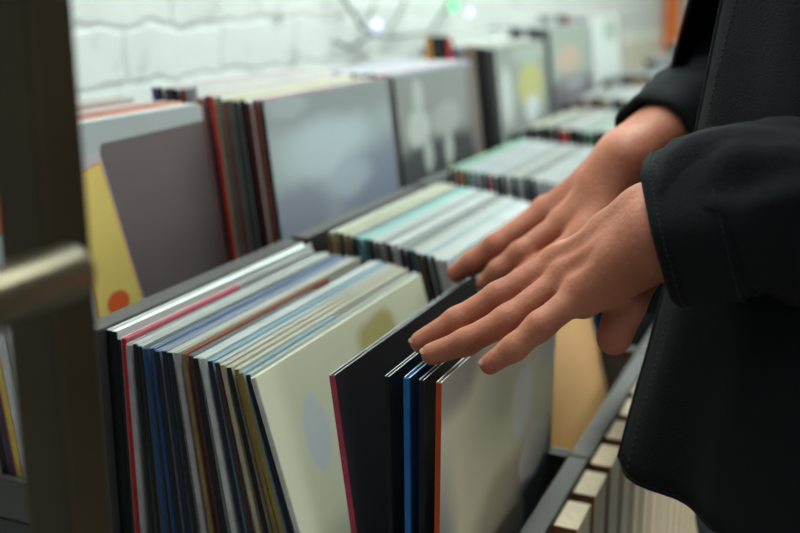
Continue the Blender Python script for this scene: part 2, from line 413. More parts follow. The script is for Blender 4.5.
# ---- further lower bins
EDS = [(.60,.64,.60),(.66,.70,.68),(.46,.50,.48),(.56,.57,.48),(.40,.50,.46),(.68,.72,.72),(.60,.50,.46),(.34,.36,.36),(.62,.67,.68),(.56,.62,.60)]
for k in range(3, NL):
    n = 14 if k < 7 else 11
    recs = []; ytop = .492
    step = .145/(n-1)
    for i in range(n):
        f = i/(n-1)
        sp = random.choice(pal[:10] if random.random() < .8 else pal); ed = random.choice(EDS)
        if k == 3:
            sp = [BK,GR,BK,GR,MR,(.55,.02,.03),BK,BK,GR,(.03,.12,.08),BK,GR,LG,BK][i]
            ed = [(.56,.56,.46),(.58,.58,.50),(.44,.46,.42),(.46,.49,.45),(.42,.45,.42),(.62,.58,.56),(.66,.68,.66),(.44,.49,.46),(.44,.52,.47),(.5,.56,.52),(.42,.47,.44),(.6,.64,.62),(.5,.54,.52),(.62,.66,.64)][i]
        o = sleeve(bx(k)+.009+random.uniform(-.002,.002), ytop-step*(n-1)*f, 4+9*f, ZL+rise(k), step*.86, .315, random.uniform(.334,.340), sp, ed, tuple(c*.6 for c in ed), inner=k < 5)
        recs.append((o, sp))
    label_bin(recs[::-1], LBN[k], 'record sleeves in the ' + LBN[k])

# ---- upper bins
def upper(k, front, spines, edges, y0=.566, pitch=.0078, t=.0066, hh=.3155, tall=(99,0,99)):
    recs = []
    o = sleeve(bx(k)+.011, y0, 7, ZU+rise(k), .0045, .315, hh, **front); recs.append((o, front['spine']))
    y = y0 + .0064
    for i, sp in enumerate(spines):
        ed = edges[i % len(edges)]
        lf = 1.0
        o = sleeve(bx(k)+.009+random.uniform(-.002,.002), y, 7.2-.06*i, ZU+rise(k), t, .315*lf, hh+random.uniform(-.002,.0025)+(tall[1] if tall[0] <= i < tall[2] else 0), sp, ed, tuple(c*.85 for c in ed)); recs.append((o, sp))
        y += pitch
    return recs
# leftmost: grey sleeve with brown square and yellow flash
f0 = dict(spine=(.5,.5,.5), edge=(.6,.63,.62), cover=(.38,.42,.43), art=[
     ([(0,.90),(.98,.93),(.98,.86),(0,.80)],(.46,.42,.46)),
     ([(.285,.855),(.457,.887),(.532,.50),(.61,.15),(.32,.0),(.33,.50)],(.62,.26,.06)),
     ([(.29,.85),(.45,.88),(.525,.50),(.60,.15),(.34,.0),(.34,.50)],(.68,.52,.14)),
     ([(.47,.935),(1,.945),(1,0),(.64,0),(.62,.15),(.54,.50),(.462,.91)],(.135,.104,.106)),
     (ell(.43,.47,.05,.035),(.64,.10,.02)), (ell(.055,.82,.055,.06),(.62,.12,.02))])
recs = upper(0, f0, [(.55,.55,.58),(.62,.46,.10),PL,BK,(.40,.36,.22),BK,GR,LG,BK,BK,(.3,.06,.05),NV,BK,GR], [(.80,.84,.82),(.80,.83,.80),(.72,.30,.22),(.36,.39,.40),(.78,.82,.80),(.70,.36,.30),(.56,.60,.60)], y0=.628, hh=.3115)
label_bin(recs, UBN[0], 'record sleeves in the leftmost upper bin', {0: 'grey record sleeve with brown square and yellow flash facing out at left'})
f1 = dict(spine=(.02,.022,.035), edge=(.74,.78,.78), cover=(.36,.41,.43), soft=[  # lighter middle is partly the plastic's reflection, painted into the cover
     (0.500,1.000,0.900,0.120,(.29,.32,.33),0.36), (0.420,0.785,0.340,0.112,(.47,.55,.60),0.42), (0.160,0.966,0.140,0.043,(.38,.42,.44),0.36), (0.950,0.579,0.500,0.181,(.22,.25,.33),0.42), (0.120,0.570,0.260,0.120,(.24,.27,.33),0.36), (0.550,0.656,0.200,0.060,(.38,.44,.50),0.48)])
recs = upper(1, f1, [(.22,.07,.035),(.09,.014,.018),BK,(.045,.065,.065),(.15,.16,.16),(.24,.08,.08),(.20,.19,.13),(.60,.05,.015),PL,(.42,.022,.018),(.5,.5,.52),LG,(.25,.03,.02),BK,BK,GR,BK,(.03,.05,.2)],
     [(.60,.26,.28),(.82,.85,.85),(.80,.84,.84),(.84,.86,.84),(.58,.52,.22),(.54,.50,.24),(.82,.84,.80),(.78,.82,.80),(.70,.30,.26),(.62,.67,.68),(.80,.84,.82),(.30,.34,.40),(.38,.43,.50),(.44,.50,.56),(.70,.76,.78)], pitch=.0073, t=.0062, tall=(10,.009,18))
label_bin(recs, UBN[1], 'record sleeves in the second upper bin', {0: 'plain blue-grey record sleeve facing out in the second upper bin'})
f2 = dict(spine=(.05,.018,.02), edge=(.66,.68,.74), cover=(.27,.29,.275), soft=[
     (0.500,0.570,0.800,0.129,(.06,.065,.07),.35), (0.220,0.759,0.130,0.086,(.50,.53,.50),0.24), (0.240,0.897,0.060,0.077,(.46,.49,.46),0.30), (0.560,0.768,0.170,0.077,(.37,.40,.38),0.30), (0.300,0.630,0.050,0.077,(.42,.45,.42),0.30), (0.560,0.630,0.050,0.077,(.46,.49,.46),0.30), (0.970,0.785,0.100,0.344,(.19,.17,.16),0.24)])
recs = upper(2, f2, [(.28,.30,.28),(.30,.31,.30),GR,BK,LG,BK,MR,(.5,.06,.08),GR,BK,BK,BK,LG], [(.58,.62,.74),(.70,.38,.50),(.82,.86,.86),(.78,.82,.80),(.66,.70,.70)], pitch=.0098, t=.0085)
label_bin(recs, UBN[2], 'record sleeves in the third upper bin', {0: 'grey record sleeve with pale figure print facing out in the third upper bin'})
f3 = dict(spine=(.010,.012,.02), edge=(.66,.69,.66), cover=(.30,.33,.30), soft=[
     (0.160,0.720,0.090,0.172,(.56,.60,.58),0.24), (0.620,0.751,0.260,0.138,(.47,.47,.20),0.30), (0.620,0.622,0.150,0.077,(.62,.67,.70),0.24), (0.620,0.931,0.320,0.052,(.38,.45,.41),0.30), (1.000,0.785,0.060,0.344,(.12,.135,.14),0.24)])
recs = upper(3, f3, [BK,BK,BK,(.28,.17,.09),(.20,.16,.15),(.24,.21,.20),(.03,.07,.2),(.6,.04,.03),BK,BK,BK,(.7,.3,.04),LG], [(.62,.64,.60),(.68,.70,.66),(.60,.62,.54),(.66,.70,.70)], pitch=.0098, t=.0085, tall=(7,.016,12))
label_bin(recs, UBN[3], 'record sleeves in the fourth upper bin', {0: 'grey record sleeve with yellow-green oval facing out in the fourth upper bin'})
f4 = dict(spine=(.09,.10,.11), edge=(.5,.53,.52), cover=(.34,.40,.35), soft=[
     (0.420,0.794,0.300,0.086,(.52,.40,.32),0.36), (0.500,0.570,0.700,0.120,(.17,.16,.18),0.24), (0.550,0.630,0.280,0.052,(.32,.32,.36),0.30)])
recs = upper(4, f4, [GR,GR,BK,LG,GR,BK,WH,GR,BK,GR], [(.42,.45,.46),(.52,.56,.55),(.6,.62,.62)], pitch=.012, t=.0105)
label_bin(recs, UBN[4], 'record sleeves in the fifth upper bin', {0: 'green and tan blurred record sleeve facing out in the fifth upper bin'})
f5 = dict(spine=(.5,.5,.5), edge=(.6,.62,.60), cover=(.66,.72,.70), soft=[(0.620,0.888,0.220,0.086,(.38,.47,.38),0.30), (1.000,0.785,0.070,0.344,(.2,.17,.16),0.18)])
recs = upper(5, f5, [WH,LG,WH,(.3,.1,.1),MR,GR,WH,LG,BK,WH], [(.6,.62,.62),(.5,.35,.34),(.66,.7,.7)], pitch=.012, t=.0105)
label_bin(recs, UBN[5], 'record sleeves in the farthest upper bin', {0: 'white record sleeve with a green patch facing out, farthest of the upper row'})

# ------------------------------------------------------------------ string lights on the wall
m_wire = mat('dark green wire', (.12,.14,.13), rough=.5)
sl = empty('string_light', W(1.9, .885, -.06))
tag(sl, 'thin dark fairy light wire with tiny bulbs hanging on the white brick wall', 'string light')
def rel(p, o): return (p[0]-o[0], p[1]-o[1], p[2]-o[2])
o0 = (1.9, .885, -.06)
for pts in ([(1.74,.885,.03),(1.78,.885,-.016),(1.82,.88,-.045),(1.86,.885,-.07),(1.93,.88,-.088),(2.02,.875,-.094),(2.12,.88,-.092),(2.2,.88,-.092),(2.27,.885,-.06),(2.31,.88,-.035),(2.42,.885,.03)],
            [(1.862,.885,-.07),(1.895,.885,-.045),(1.91,.88,-.03)], [(1.98,.876,-.092),(2.0,.885,-.07),(2.03,.88,-.05),(2.06,.88,-.02)], [(1.74,.885,-.09),(1.80,.88,-.105),(1.86,.885,-.095),(1.90,.88,-.082)]):
    bm = bmesh.new(); add_tube(bm, spline([rel(p, o0) for p in pts], 6), .0035, 8); new_obj('wire', bm, m_wire, sl)
for p, c, e, nm in (((2.315,.868,-.037),(.05,.9,.22),1.6,'green bulb'), ((1.89,.868,-.070),(.55,.6,1.0),1.4,'bluish white bulb'), ((2.42,.868,-.055),(.75,.75,1.0),.7,'bluish white bulb')):
    bm = bmesh.new(); bmesh.ops.create_uvsphere(bm, u_segments=16, v_segments=10, radius=.0085)
    bmesh.ops.scale(bm, vec=(1,1,1.25), verts=bm.verts)
    b = new_obj('bulb', bm, mat('bulb '+nm+str(e), c, emit=e), sl, True, rel(p, o0)); b['label'] = nm

# ------------------------------------------------------------------ bronze rack post in the foreground
m_brz = mat('dark bronze metal', (.045,.031,.012), rough=.5, metal=.55, noise_amt=.3, noise_scale=12, bump=.05)
m_brass = mat('brushed brass metal', (.17,.14,.085), rough=.28, metal=.85, noise_amt=.12, noise_scale=20)
px_, py_ = .3460, .3175
rk = empty('metal_rack', W(px_, py_, -H))
tag(rk, 'dark bronze square post with brass crossbar in the left foreground', 'rack')
for dx in (0, -.62):
    bm = bmesh.new(); add_box(bm, dx-.0135, dx+.0135, -.0135, .0135, 0, 2.1, 0, .002); new_obj('post', bm, m_brz, rk)
for z in (-.113+H, .45, 1.85):
    bm = bmesh.new(); add_tube(bm, [(-.66,-.0262,z),(-.0150,-.0262,z),(-.0125,-.0262,z)], [.0120,.0120,.0105], 32)
    new_obj('crossbar', bm, m_brass, rk)
    bm = bmesh.new(); add_tube(bm, [(-.004,-.0185,z-.004),(-.004,-.0137,z-.004)], .0042, 12); new_obj('bolt', bm, m_brass, rk)

# ------------------------------------------------------------------ SDF modelling for the person
def smin(a, b, k):
    h = np.clip(.5+.5*(b-a)/k, 0, 1); return b*(1-h)+a*h-k*h*(1-h)
def cap(P, a, b, ra, rb):
    a = np.array(a, np.float32); b = np.array(b, np.float32); ab = b-a
    t = np.clip(((P-a)@ab)/max(ab@ab,1e-9), 0, 1)
    return np.linalg.norm(P-(a+t[...,None]*ab), axis=-1)-(ra+(rb-ra)*t)
def ellip(P, c, r, M=None):
    q = P-np.array(c, np.float32)
    if M is not None: q = q@M
    r = np.array(r, np.float32); k0 = np.linalg.norm(q/r, axis=-1); k1 = np.linalg.norm(q/(r*r), axis=-1)
    return k0*(k0-1)/np.maximum(k1, 1e-6)
def surfnet(f, lo, hi, h):
    lo = np.array(lo, np.float32); hi = np.array(hi, np.float32)
    n = np.ceil((hi-lo)/h).astype(int)+1
    g = [lo[i]+h*np.arange(n[i], dtype=np.float32) for i in range(3)]
    P = np.stack(np.meshgrid(*g, indexing='ij'), -1)
    D = np.empty(P.shape[:3], np.float32)
    for i in range(0, n[0], 16): D[i:i+16] = f(P[i:i+16])
    acc = np.zeros((*(n-1), 3), np.float32); cnt = np.zeros(tuple(n-1), np.int32); edges = []
    for ax in range(3):
        s0 = [slice(None)]*3; s1 = [slice(None)]*3; s0[ax] = slice(0,-1); s1[ax] = slice(1,None)
        a = D[tuple(s0)]; b = D[tuple(s1)]
        idx = np.argwhere((a < 0) != (b < 0))
        o1, o2 = [q for q in range(3) if q != ax]
        idx = idx[(idx[:,o1] > 0)&(idx[:,o2] > 0)&(idx[:,o1] < n[o1]-1)&(idx[:,o2] < n[o2]-1)]
        va = a[tuple(idx.T)]; vb = b[tuple(idx.T)]; t = va/(va-vb)
        pt = lo+h*idx.astype(np.float32); pt[:,ax] += h*t
        cells = []
        for d1, d2 in ((0,0),(-1,0),(-1,-1),(0,-1)):
            c = idx.copy(); c[:,o1] += d1; c[:,o2] += d2; cells.append(c)
            np.add.at(acc, tuple(c.T), pt); np.add.at(cnt, tuple(c.T), 1)
        edges.append((ax, cells, va < 0))
    used = np.argwhere(cnt > 0); vid = -np.ones(tuple(n-1), np.int64); vid[tuple(used.T)] = np.arange(len(used))
    V = acc[tuple(used.T)]/cnt[tuple(used.T)][:,None]
    F = []
    for ax, cells, ins in edges:
        q = np.stack([vid[tuple(c.T)] for c in cells], 1)
        flip = ins if ax != 1 else ~ins
        q[~flip] = q[~flip][:, ::-1]
        F.append(q)
    return V, np.concatenate(F)
def relax(V, F, it=1, lam=.5):
    for _ in range(it):
        S = np.zeros_like(V); c = np.zeros(len(V), np.float32)
        for a in range(4):
            b = (a+1) % 4
            np.add.at(S, F[:,a], V[F[:,b]]); np.add.at(S, F[:,b], V[F[:,a]])
            np.add.at(c, F[:,a], 1); np.add.at(c, F[:,b], 1)
        V = V+lam*(S/c[:,None]-V)
    return V
def np_obj(name, parts, m, parent=None, origin=None):
    Vs, Fs, o = [], [], 0
    for V, F in parts: Vs.append(V); Fs.append(F+o); o += len(V)
    V = np.concatenate(Vs); F = np.concatenate(Fs)
    V = V + np.array((0, 0, H)); org = np.array(origin if origin is not None else (0,0,0))
    me = bpy.data.meshes.new(name); me.from_pydata((V-org).tolist(), [], F.tolist()); me.update()
    for p in me.polygons: p.use_smooth = True
    me.materials.append(m)
    ob = bpy.data.objects.new(name, me); C.objects.link(ob)
    if parent is not None: ob.parent = parent
    return ob

def hand(J, rads, side):
    """J: dict of joints; every finger = [mcp,pip,dip,tip]"""
    wr = np.array(J['wrist']); fa = np.array(J['forearm'])
    up = np.array(J['dorsal']); up = up/np.linalg.norm(up)
    lat = np.array(J['idx'][0])-np.array(J['pky'][0]); lat = lat/np.linalg.norm(lat)
    mc = (np.array(J['idx'][0])+np.array(J['pky'][0]))/2
    ax = wr-fa; ax = ax/np.linalg.norm(ax)
    def f(P):
        # forearm and wrist: flattened
        d = cap(P, fa+lat*.009, wr+lat*.0145, .032, .0235)
        d = smin(d, cap(P, fa-lat*.009, wr-lat*.0145, .031, .0225), .02)
        d = smin(d, cap(P, wr+lat*.014, wr+(mc-wr)*.4+lat*.020, .0240, .021), .012)
        d = smin(d, cap(P, wr-lat*.014, wr+(mc-wr)*.4-lat*.018, .0230, .020), .012)
        d = smin(d, cap(P, wr-lat*.028+up*.006, wr-lat*.029+up*.007, .006, .006), .014)     # ulna head
        for nm, rb in (('idx',.0125),('mid',.0130),('rng',.0122),('pky',.0112)):
            m = np.array(J[nm][0]); s = wr + (m-wr)*.18 + lat*{'idx':.016,'mid':.006,'rng':-.005,'pky':-.016}[nm]
            d = smin(d, cap(P, s-up*.003, m-up*.0015, .0165, rb), .011)
            d = smin(d, cap(P, s+(m-s)*.35+up*.0115, m+up*.0080, .0018, .0030), .0070)        # tendon
            d = smin(d, cap(P, m+up*.003, m+up*.0032, .0090, .0090), .008)                    # knuckle
        # palm pads
        tm = np.array(J['thb'][0])
        d = smin(d, cap(P, wr+lat*.012-up*.008, tm, .0165, .0165), .014)
        d = smin(d, cap(P, wr-lat*.016-up*.010, np.array(J['pky'][0])-up*.007, .015, .011), .012)
        for nm in ('idx','mid','rng','pky'):
            a, b, c, e = [np.array(q) for q in J[nm]]; r0, r1, r2, r3 = rads[nm]
            g = cap(P, a, b, r0*.98, r1*.95); g = smin(g, cap(P, b, c, r1*.95, r2*.97), .006); g = smin(g, cap(P, c, e, r2*.97, r3), .005)
            d = smin(d, g, .0045)
        a, b, e = [np.array(q) for q in J['thb']]; r0, r1, r2 = rads['thb']
        g = cap(P, a, b, r0, r1); g = smin(g, cap(P, b, e, r1, r2), .005)
        d = smin(d, g, .008)
        return d
    pts = np.array([wr, fa]+[q for nm in ('idx','mid','rng','pky','thb') for q in J[nm]])
    V, F = surfnet(f, pts.min(0)-.045, pts.max(0)+.045, .0017)
    return relax(V, F, 2, .4), F
#HJ0
LHJ = dict(wrist=(0.6997, 0.1163, -0.1548), forearm=(0.7595, 0.058, -0.152), dorsal=(-0.45, 0.3, 0.84), ndir=(-0.4, 0.35, 0.85),
  idx=[(0.7426, 0.187, -0.1929), (0.7347, 0.221, -0.2162), (0.7285, 0.2343, -0.2335), (0.7168, 0.2412, -0.2483)],
  mid=[(0.7223, 0.1877, -0.1919), (0.6949, 0.223, -0.2144), (0.6816, 0.25, -0.232), (0.672, 0.2742, -0.2483)],
  rng=[(0.7027, 0.1771, -0.1978), (0.6744, 0.2094, -0.224), (0.6618, 0.2358, -0.2399), (0.6556, 0.259, -0.2501)],
  pky=[(0.6854, 0.1618, -0.2025), (0.6619, 0.1828, -0.2213), (0.6514, 0.1975, -0.2357), (0.646, 0.2125, -0.2476)],
  thb=[(0.7309, 0.1269, -0.1869), (0.7085, 0.135, -0.2135), (0.6971, 0.1392, -0.2349)],
)
RHJ = dict(wrist=(0.9261, 0.1847, -0.146), forearm=(1.0291, 0.1234, -0.0957), dorsal=(-0.15, 0.45, 0.88), ndir=(-0.25, 0.45, 0.85),
  idx=[(0.8863, 0.2281, -0.1997), (0.8564, 0.2558, -0.2229), (0.8481, 0.2727, -0.238), (0.8475, 0.2843, -0.25)],
  mid=[(0.9085, 0.249, -0.1968), (0.8816, 0.2869, -0.2253), (0.876, 0.3076, -0.241), (0.8745, 0.3224, -0.2517)],
  rng=[(0.9355, 0.2574, -0.1999), (0.914, 0.2985, -0.2327), (0.9065, 0.3184, -0.2484), (0.9016, 0.3284, -0.2581)],
  pky=[(0.9614, 0.2537, -0.2055), (0.9493, 0.283, -0.2311), (0.9422, 0.3005, -0.2451), (0.9383, 0.3131, -0.2555)],
  thb=[(0.8684, 0.2002, -0.206), (0.8458, 0.2249, -0.2279), (0.8333, 0.2455, -0.2402)],
)
RCUFF = (0.9623, 0.1621, -0.1325)
#HJ1

m_skin = mat('skin', (.40,.155,.095), rough=.58, spec=.25, col2=(.32,.105,.062), noise_scale=22, sss=.25, bump=.35, bump_scale=260)
RF = dict(idx=(.0116,.0108,.0096,.0080), mid=(.0122,.0112,.0100,.0083), rng=(.0116,.0108,.0097,.0081), pky=(.0110,.0101,.0090,.0074), thb=(.0150,.0140,.0122))
RF2 = {k_: tuple(q_*1.08 for q_ in v_) for k_, v_ in RF.items()}
left = hand(LHJ, RF, 1)
right = hand(RHJ, RF2, -1)

# body: continuous coarse figure, facing the wall and turned slightly to the camera
cB = np.array((.95, -.005)); nd = np.array((-.30,.954)); ld = np.array((.954,.30))
def BP(l, n, z): return np.array((cB[0]+ld[0]*l+nd[0]*n, cB[1]+ld[1]*l+nd[1]*n, z))
MB_ = np.array(((ld[0],nd[0],0),(ld[1],nd[1],0),(0,0,1)), np.float32)
zf = -H
LSH, LEL = BP(-.185,-.03,.085), np.array((.700,-.175,-.150))
RSH, REL = BP(.180,-.045,.090), np.array((1.16,.055,-.035))
LFA, RFA = np.array(LHJ['forearm']), np.array(RHJ['forearm'])
HC = BP(.0,.075,.285)          # head centre
hl = np.array((-.36,.60,-.50)); hl = hl/np.linalg.norm(hl)      # gaze
hr = np.cross(hl, (0,0,1)); hr = hr/np.linalg.norm(hr); hu = np.cross(hr, hl)
MH = np.stack([hr, hl, hu], 1).astype(np.float32)
def HP(r, f, u): return HC+hr*r+hl*f+hu*u
def torso_sdf(P, e=0.):
    d = ellip(P, BP(0,-.02,-.02), (.165+e,.105+e,.22), MB_)
    d = smin(d, ellip(P, BP(0,-.01,-.26), (.150+e,.10+e,.20), MB_), .06)
    d = smin(d, ellip(P, BP(0,-.02,-.44), (.165+e,.115+e,.13), MB_), .05)
    d = smin(d, cap(P, BP(-.15,-.03,.085), BP(.15,-.03,.085), .055+e, .055+e), .06)
    return d
LEG = {s: (BP(s*.09,-.02,-.50), BP(s*.10,-.02,-.93), BP(s*.11,-.06,zf+.09)) for s in (-1,1)}
def legs_sdf(P, e=0.):
    d = None
    for s in (-1,1):
        h_, k_, a_ = LEG[s]
        g = smin(cap(P, h_, k_, .085+e, .056+e), cap(P, k_, a_, .056+e, .040+e*1.6), .03)
        g = smin(g, cap(P, k_+(a_-k_)*.15-np.array((nd[0],nd[1],0))*.012, k_+(a_-k_)*.45-np.array((nd[0],nd[1],0))*.012, .048+e, .042+e), .03)
        d = g if d is None else smin(d, g, .02)
    return d
def head_sdf(P):
    d = ellip(P, HP(0,-.012,.035), (.076,.096,.095), MH)
    d = smin(d, ellip(P, HP(0,.022,-.045), (.056,.062,.072), MH), .03)
    d = smin(d, cap(P, HP(0,.060,-.092), HP(0,.055,-.095), .016, .018), .02)                       # chin
    d = smin(d, cap(P, HP(-.022,.078,.028), HP(.022,.078,.028), .010, .010), .018)                   # brow
    d = smin(d, cap(P, HP(0,.088,.012), HP(0,.104,-.020), .006, .010), .008)                         # nose
    for s in (-1,1):
        d = smin(d, cap(P, HP(s*.010,.094,-.024), HP(s*.012,.092,-.025), .006, .006), .006)          # nostril
        d = -smin(-d, cap(P, HP(s*.032,.094,.006), HP(s*.034,.092,.006), .013, .013), .012)          # eye socket
        d = smin(d, cap(P, HP(s*.032,.074,.005), HP(s*.032,.0745,.005), .0125, .0125), .004)         # eyeball and lids
        d = smin(d, cap(P, HP(s*.045,.055,-.022), HP(s*.048,.045,-.022), .016, .016), .02)           # cheek
        d = smin(d, ellip(P, HP(s*.080,-.006,-.008), (.007,.018,.030), MH), .008)                    # ear
    d = smin(d, cap(P, HP(-.018,.082,-.050), HP(.018,.082,-.050), .0055, .0055), .006)               # upper lip
    d = smin(d, cap(P, HP(-.014,.080,-.061), HP(.014,.080,-.061), .0060, .0060), .005)               # lower lip
    return d
def body_sdf(P):
    d = torso_sdf(P)
    d = smin(d, legs_sdf(P), .05)
    d = smin(d, cap(P, BP(0,-.02,.10), HC-hu*.05-hl*.02, .058, .052), .04)
    for sh, el, fa in ((LSH,LEL,LFA),(RSH,REL,RFA)):
        d = smin(d, cap(P, sh, el, .050, .036), .03)
        d = smin(d, cap(P, el, el+(fa-el)*.75, .036, .036), .02)
    for s in (-1,1):
        a_ = LEG[s][2]
        d = smin(d, cap(P, a_-np.array((0,0,.045)), a_-np.array((0,0,.055))+np.array((nd[0],nd[1],0))*.13, .035, .028), .03)
    return smin(d, head_sdf(P), .012)
bodyc = surfnet(body_sdf, (.55,-.36,zf+.003), (1.30,.28,.19), .010)
headm = surfnet(lambda P: smin(head_sdf(P), cap(P, BP(0,-.02,.06), HC-hu*.05-hl*.02, .050, .052), .03), HC-np.array((.15,.16,.24)), HC+np.array((.15,.16,.16)), .0035)
person = np_obj('person', [bodyc, headm, left, right], m_skin)
tag(person, 'person in a black jacket flipping through records with both hands', 'person')
def relaxo(f, lo, hi, h, it=1):
    V, F = surfnet(f, lo, hi, h); return relax(V, F, it), F
jeans = np_obj('jeans', [relaxo(lambda P: np.maximum(smin(legs_sdf(P,.010), ellip(P, BP(0,-.02,-.46), (.178,.128,.14), MB_), .04),
                np.maximum(P[...,2]+.40, zf+.055-P[...,2])), (.60,-.36,zf+.01), (1.30,.26,-.36), .010)], mat('grey blue denim', (.10,.13,.17), rough=.9, noise_amt=.3, noise_scale=90, bump=.3, bump_scale=400), person)
m_jac = mat('black washed cotton twill', (.0036,.0052,.0076), rough=.92, noise_amt=.45, noise_scale=14, bump=.5, bump_scale=900, spec=.25)
m_shirt = mat('black jersey', (.008,.009,.011), rough=.95, noise_amt=.2)
m_seam = mat('dark grey stitching', (.018,.020,.024), rough=.9)
shirt = np_obj('shirt', [relaxo(lambda P: np.maximum(torso_sdf(P,.008), np.maximum(P[...,2]-.115, -.46-P[...,2])), (.60,-.30,-.50), (1.30,.26,.16), .008)], m_shirt, person)
hair = np_obj('hair', [relaxo(lambda P: np.maximum(np.maximum(ellip(P, HP(0,-.020,.040), (.086,.104,.106), MH), -ellip(P, HP(0,.085,-.045), (.085,.085,.105), MH)),
               -((P-HP(0,0,-.055).astype(np.float32))@hu.astype(np.float32))), HC-np.array((.18,.18,.18)), HC+np.array((.18,.18,.20)), .005)],
               mat('dark brown hair', (.02,.013,.008), rough=.6, noise_amt=.5, noise_scale=60, stretch=(4,4,1)), person)
for s in (-1,1):
    a_ = LEG[s][2]; f_ = np.array((nd[0],nd[1],0))
    np_obj('shoe', [relaxo(lambda P: np.maximum(smin(smin(cap(P, a_-np.array((0,0,.045))-f_*.02, a_-np.array((0,0,.060))+f_*.15, .042, .036), cap(P, a_+np.array((0,0,.0)), a_-np.array((0,0,.04)), .045,.045), .03),
        cap(P, a_-np.array((0,0,.06))+f_*.05, a_-np.array((0,0,.06))+f_*.14, .044,.042), .02), zf+.001-P[...,2]), a_-np.array((.2,.2,.12)), a_+np.array((.2,.25,.08)), .006)],
        mat('black leather shoe', (.012,.012,.013), rough=.4), person)
for s in (-1, 1):
    for nm, rr, mm in (('eye', .0112, mat('eye white', (.75,.73,.70), rough=.2)),):
        bm = bmesh.new(); bmesh.ops.create_uvsphere(bm, u_segments=16, v_segments=10, radius=rr)
        new_obj(nm, bm, mm, person, True, Vector(HP(s*.032,.0765,.005))+Vector((0,0,H)))
        bm = bmesh.new(); bmesh.ops.create_uvsphere(bm, u_segments=12, v_segments=8, radius=.0055)
        new_obj('iris', bm, mat('dark iris', (.03,.018,.01), rough=.2), person, True, Vector(HP(s*.032,.0832,.004))+Vector((0,0,H)))

# fingernails
def nail(tip, dip, up, w, name='fingernail'):
    t = Vector(tip)-Vector(dip); t.normalize(); u = Vector(up); u = (u-t*u.dot(t)).normalized(); s = t.cross(u)
    bm = bmesh.new(); n = 8; g = []
    for i in range(n+1):
        row = []
        for j in range(n+1):
            a = (i/n*2-1); b = (j/n*2-1)
            q = a*math.sqrt(1-b*b/2.6); r_ = b*math.sqrt(1-a*a/2.6)
            row.append(bm.verts.new(Vector(tip)+t*(.0015+r_*w*1.15)+s*(q*w)+u*(.0064 - .0022*q*q - .0008*r_*r_ )+Vector((0,0,H))))
        g.append(row)
    for i in range(n):
        for j in range(n): bm.faces.new((g[i][j], g[i+1][j], g[i+1][j+1], g[i][j+1])).smooth = True
    o = new_obj(name, bm, mat('nail', (.40,.19,.14), rough=.28, noise_amt=.05), person)
    m = o.modifiers.new('s', 'SOLIDIFY'); m.thickness = .0009; m.offset = 0
for J in (LHJ, RHJ):
    for nm in ('idx','mid','rng','pky'):
        nail(J[nm][3], J[nm][2], J['ndir'], .0050 if nm != 'pky' else .0042)

# ---- jacket
def loft(rings, m, name, parent, closed=True, thick=.0016):
    bm = bmesh.new(); vs = [[bm.verts.new(p) for p in r] for r in rings]
    n = len(vs[0])
    for i in range(len(vs)-1):
        for k in range(n if closed else n-1):
            bm.faces.new((vs[i][k], vs[i][(k+1)%n], vs[i+1][(k+1)%n], vs[i+1][k])).smooth = True
    o = new_obj(name, bm, m, parent)
    md = o.modifiers.new('cloth', 'SOLIDIFY'); md.thickness = thick; md.offset = 0
    return o
def fold(p, s1=9., a1=.006, s2=24., a2=.002, seed=0.):
    q = Vector(p); 
    r = 1-abs(noise.noise(q*s1+Vector((seed,0,0))))*2
    return a1*(r-.5)+a2*noise.noise(q*s2+Vector((0,seed,0)))
def sleeve_rings(path, rads, n=56, sub=14, fa=.006, seed=0., flat=1.):
    pts = spline(path, sub); N = len(pts); out = []
    t0 = (pts[1]-pts[0]).normalized(); a = t0.cross(Vector((0,0,1))).normalized()
    for i, p in enumerate(pts):
        t = (pts[min(i+1,N-1)]-pts[max(i-1,0)]).normalized(); a = (a-t*a.dot(t)).normalized(); b = t.cross(a)
        u = i/sub; j = min(int(u), len(rads)-2); w = u-j; w = w*w*(3-2*w); r = rads[j]*(1-w)+rads[j+1]*w
        ring = []
        for k in range(n):
            an = 2*PI*k/n; dr = a*math.cos(an)+b*math.sin(an)*flat
            amp = min(1, i/10)
            # folds run mostly across the sleeve
            q = Vector((u*.55, math.cos(an+u*.8)*.5, math.sin(an+u*.8)*.5))
            rr = r+amp*fold(q, 3.2, fa, 8, fa*.35, seed)
            ring.append(p+dr*rr+Vector((0,0,H)))
        out.append(ring)
    return out, pts
jk = empty('jacket', (0,0,0)); jk.parent = person; jk['label'] = 'black jacket worn open'
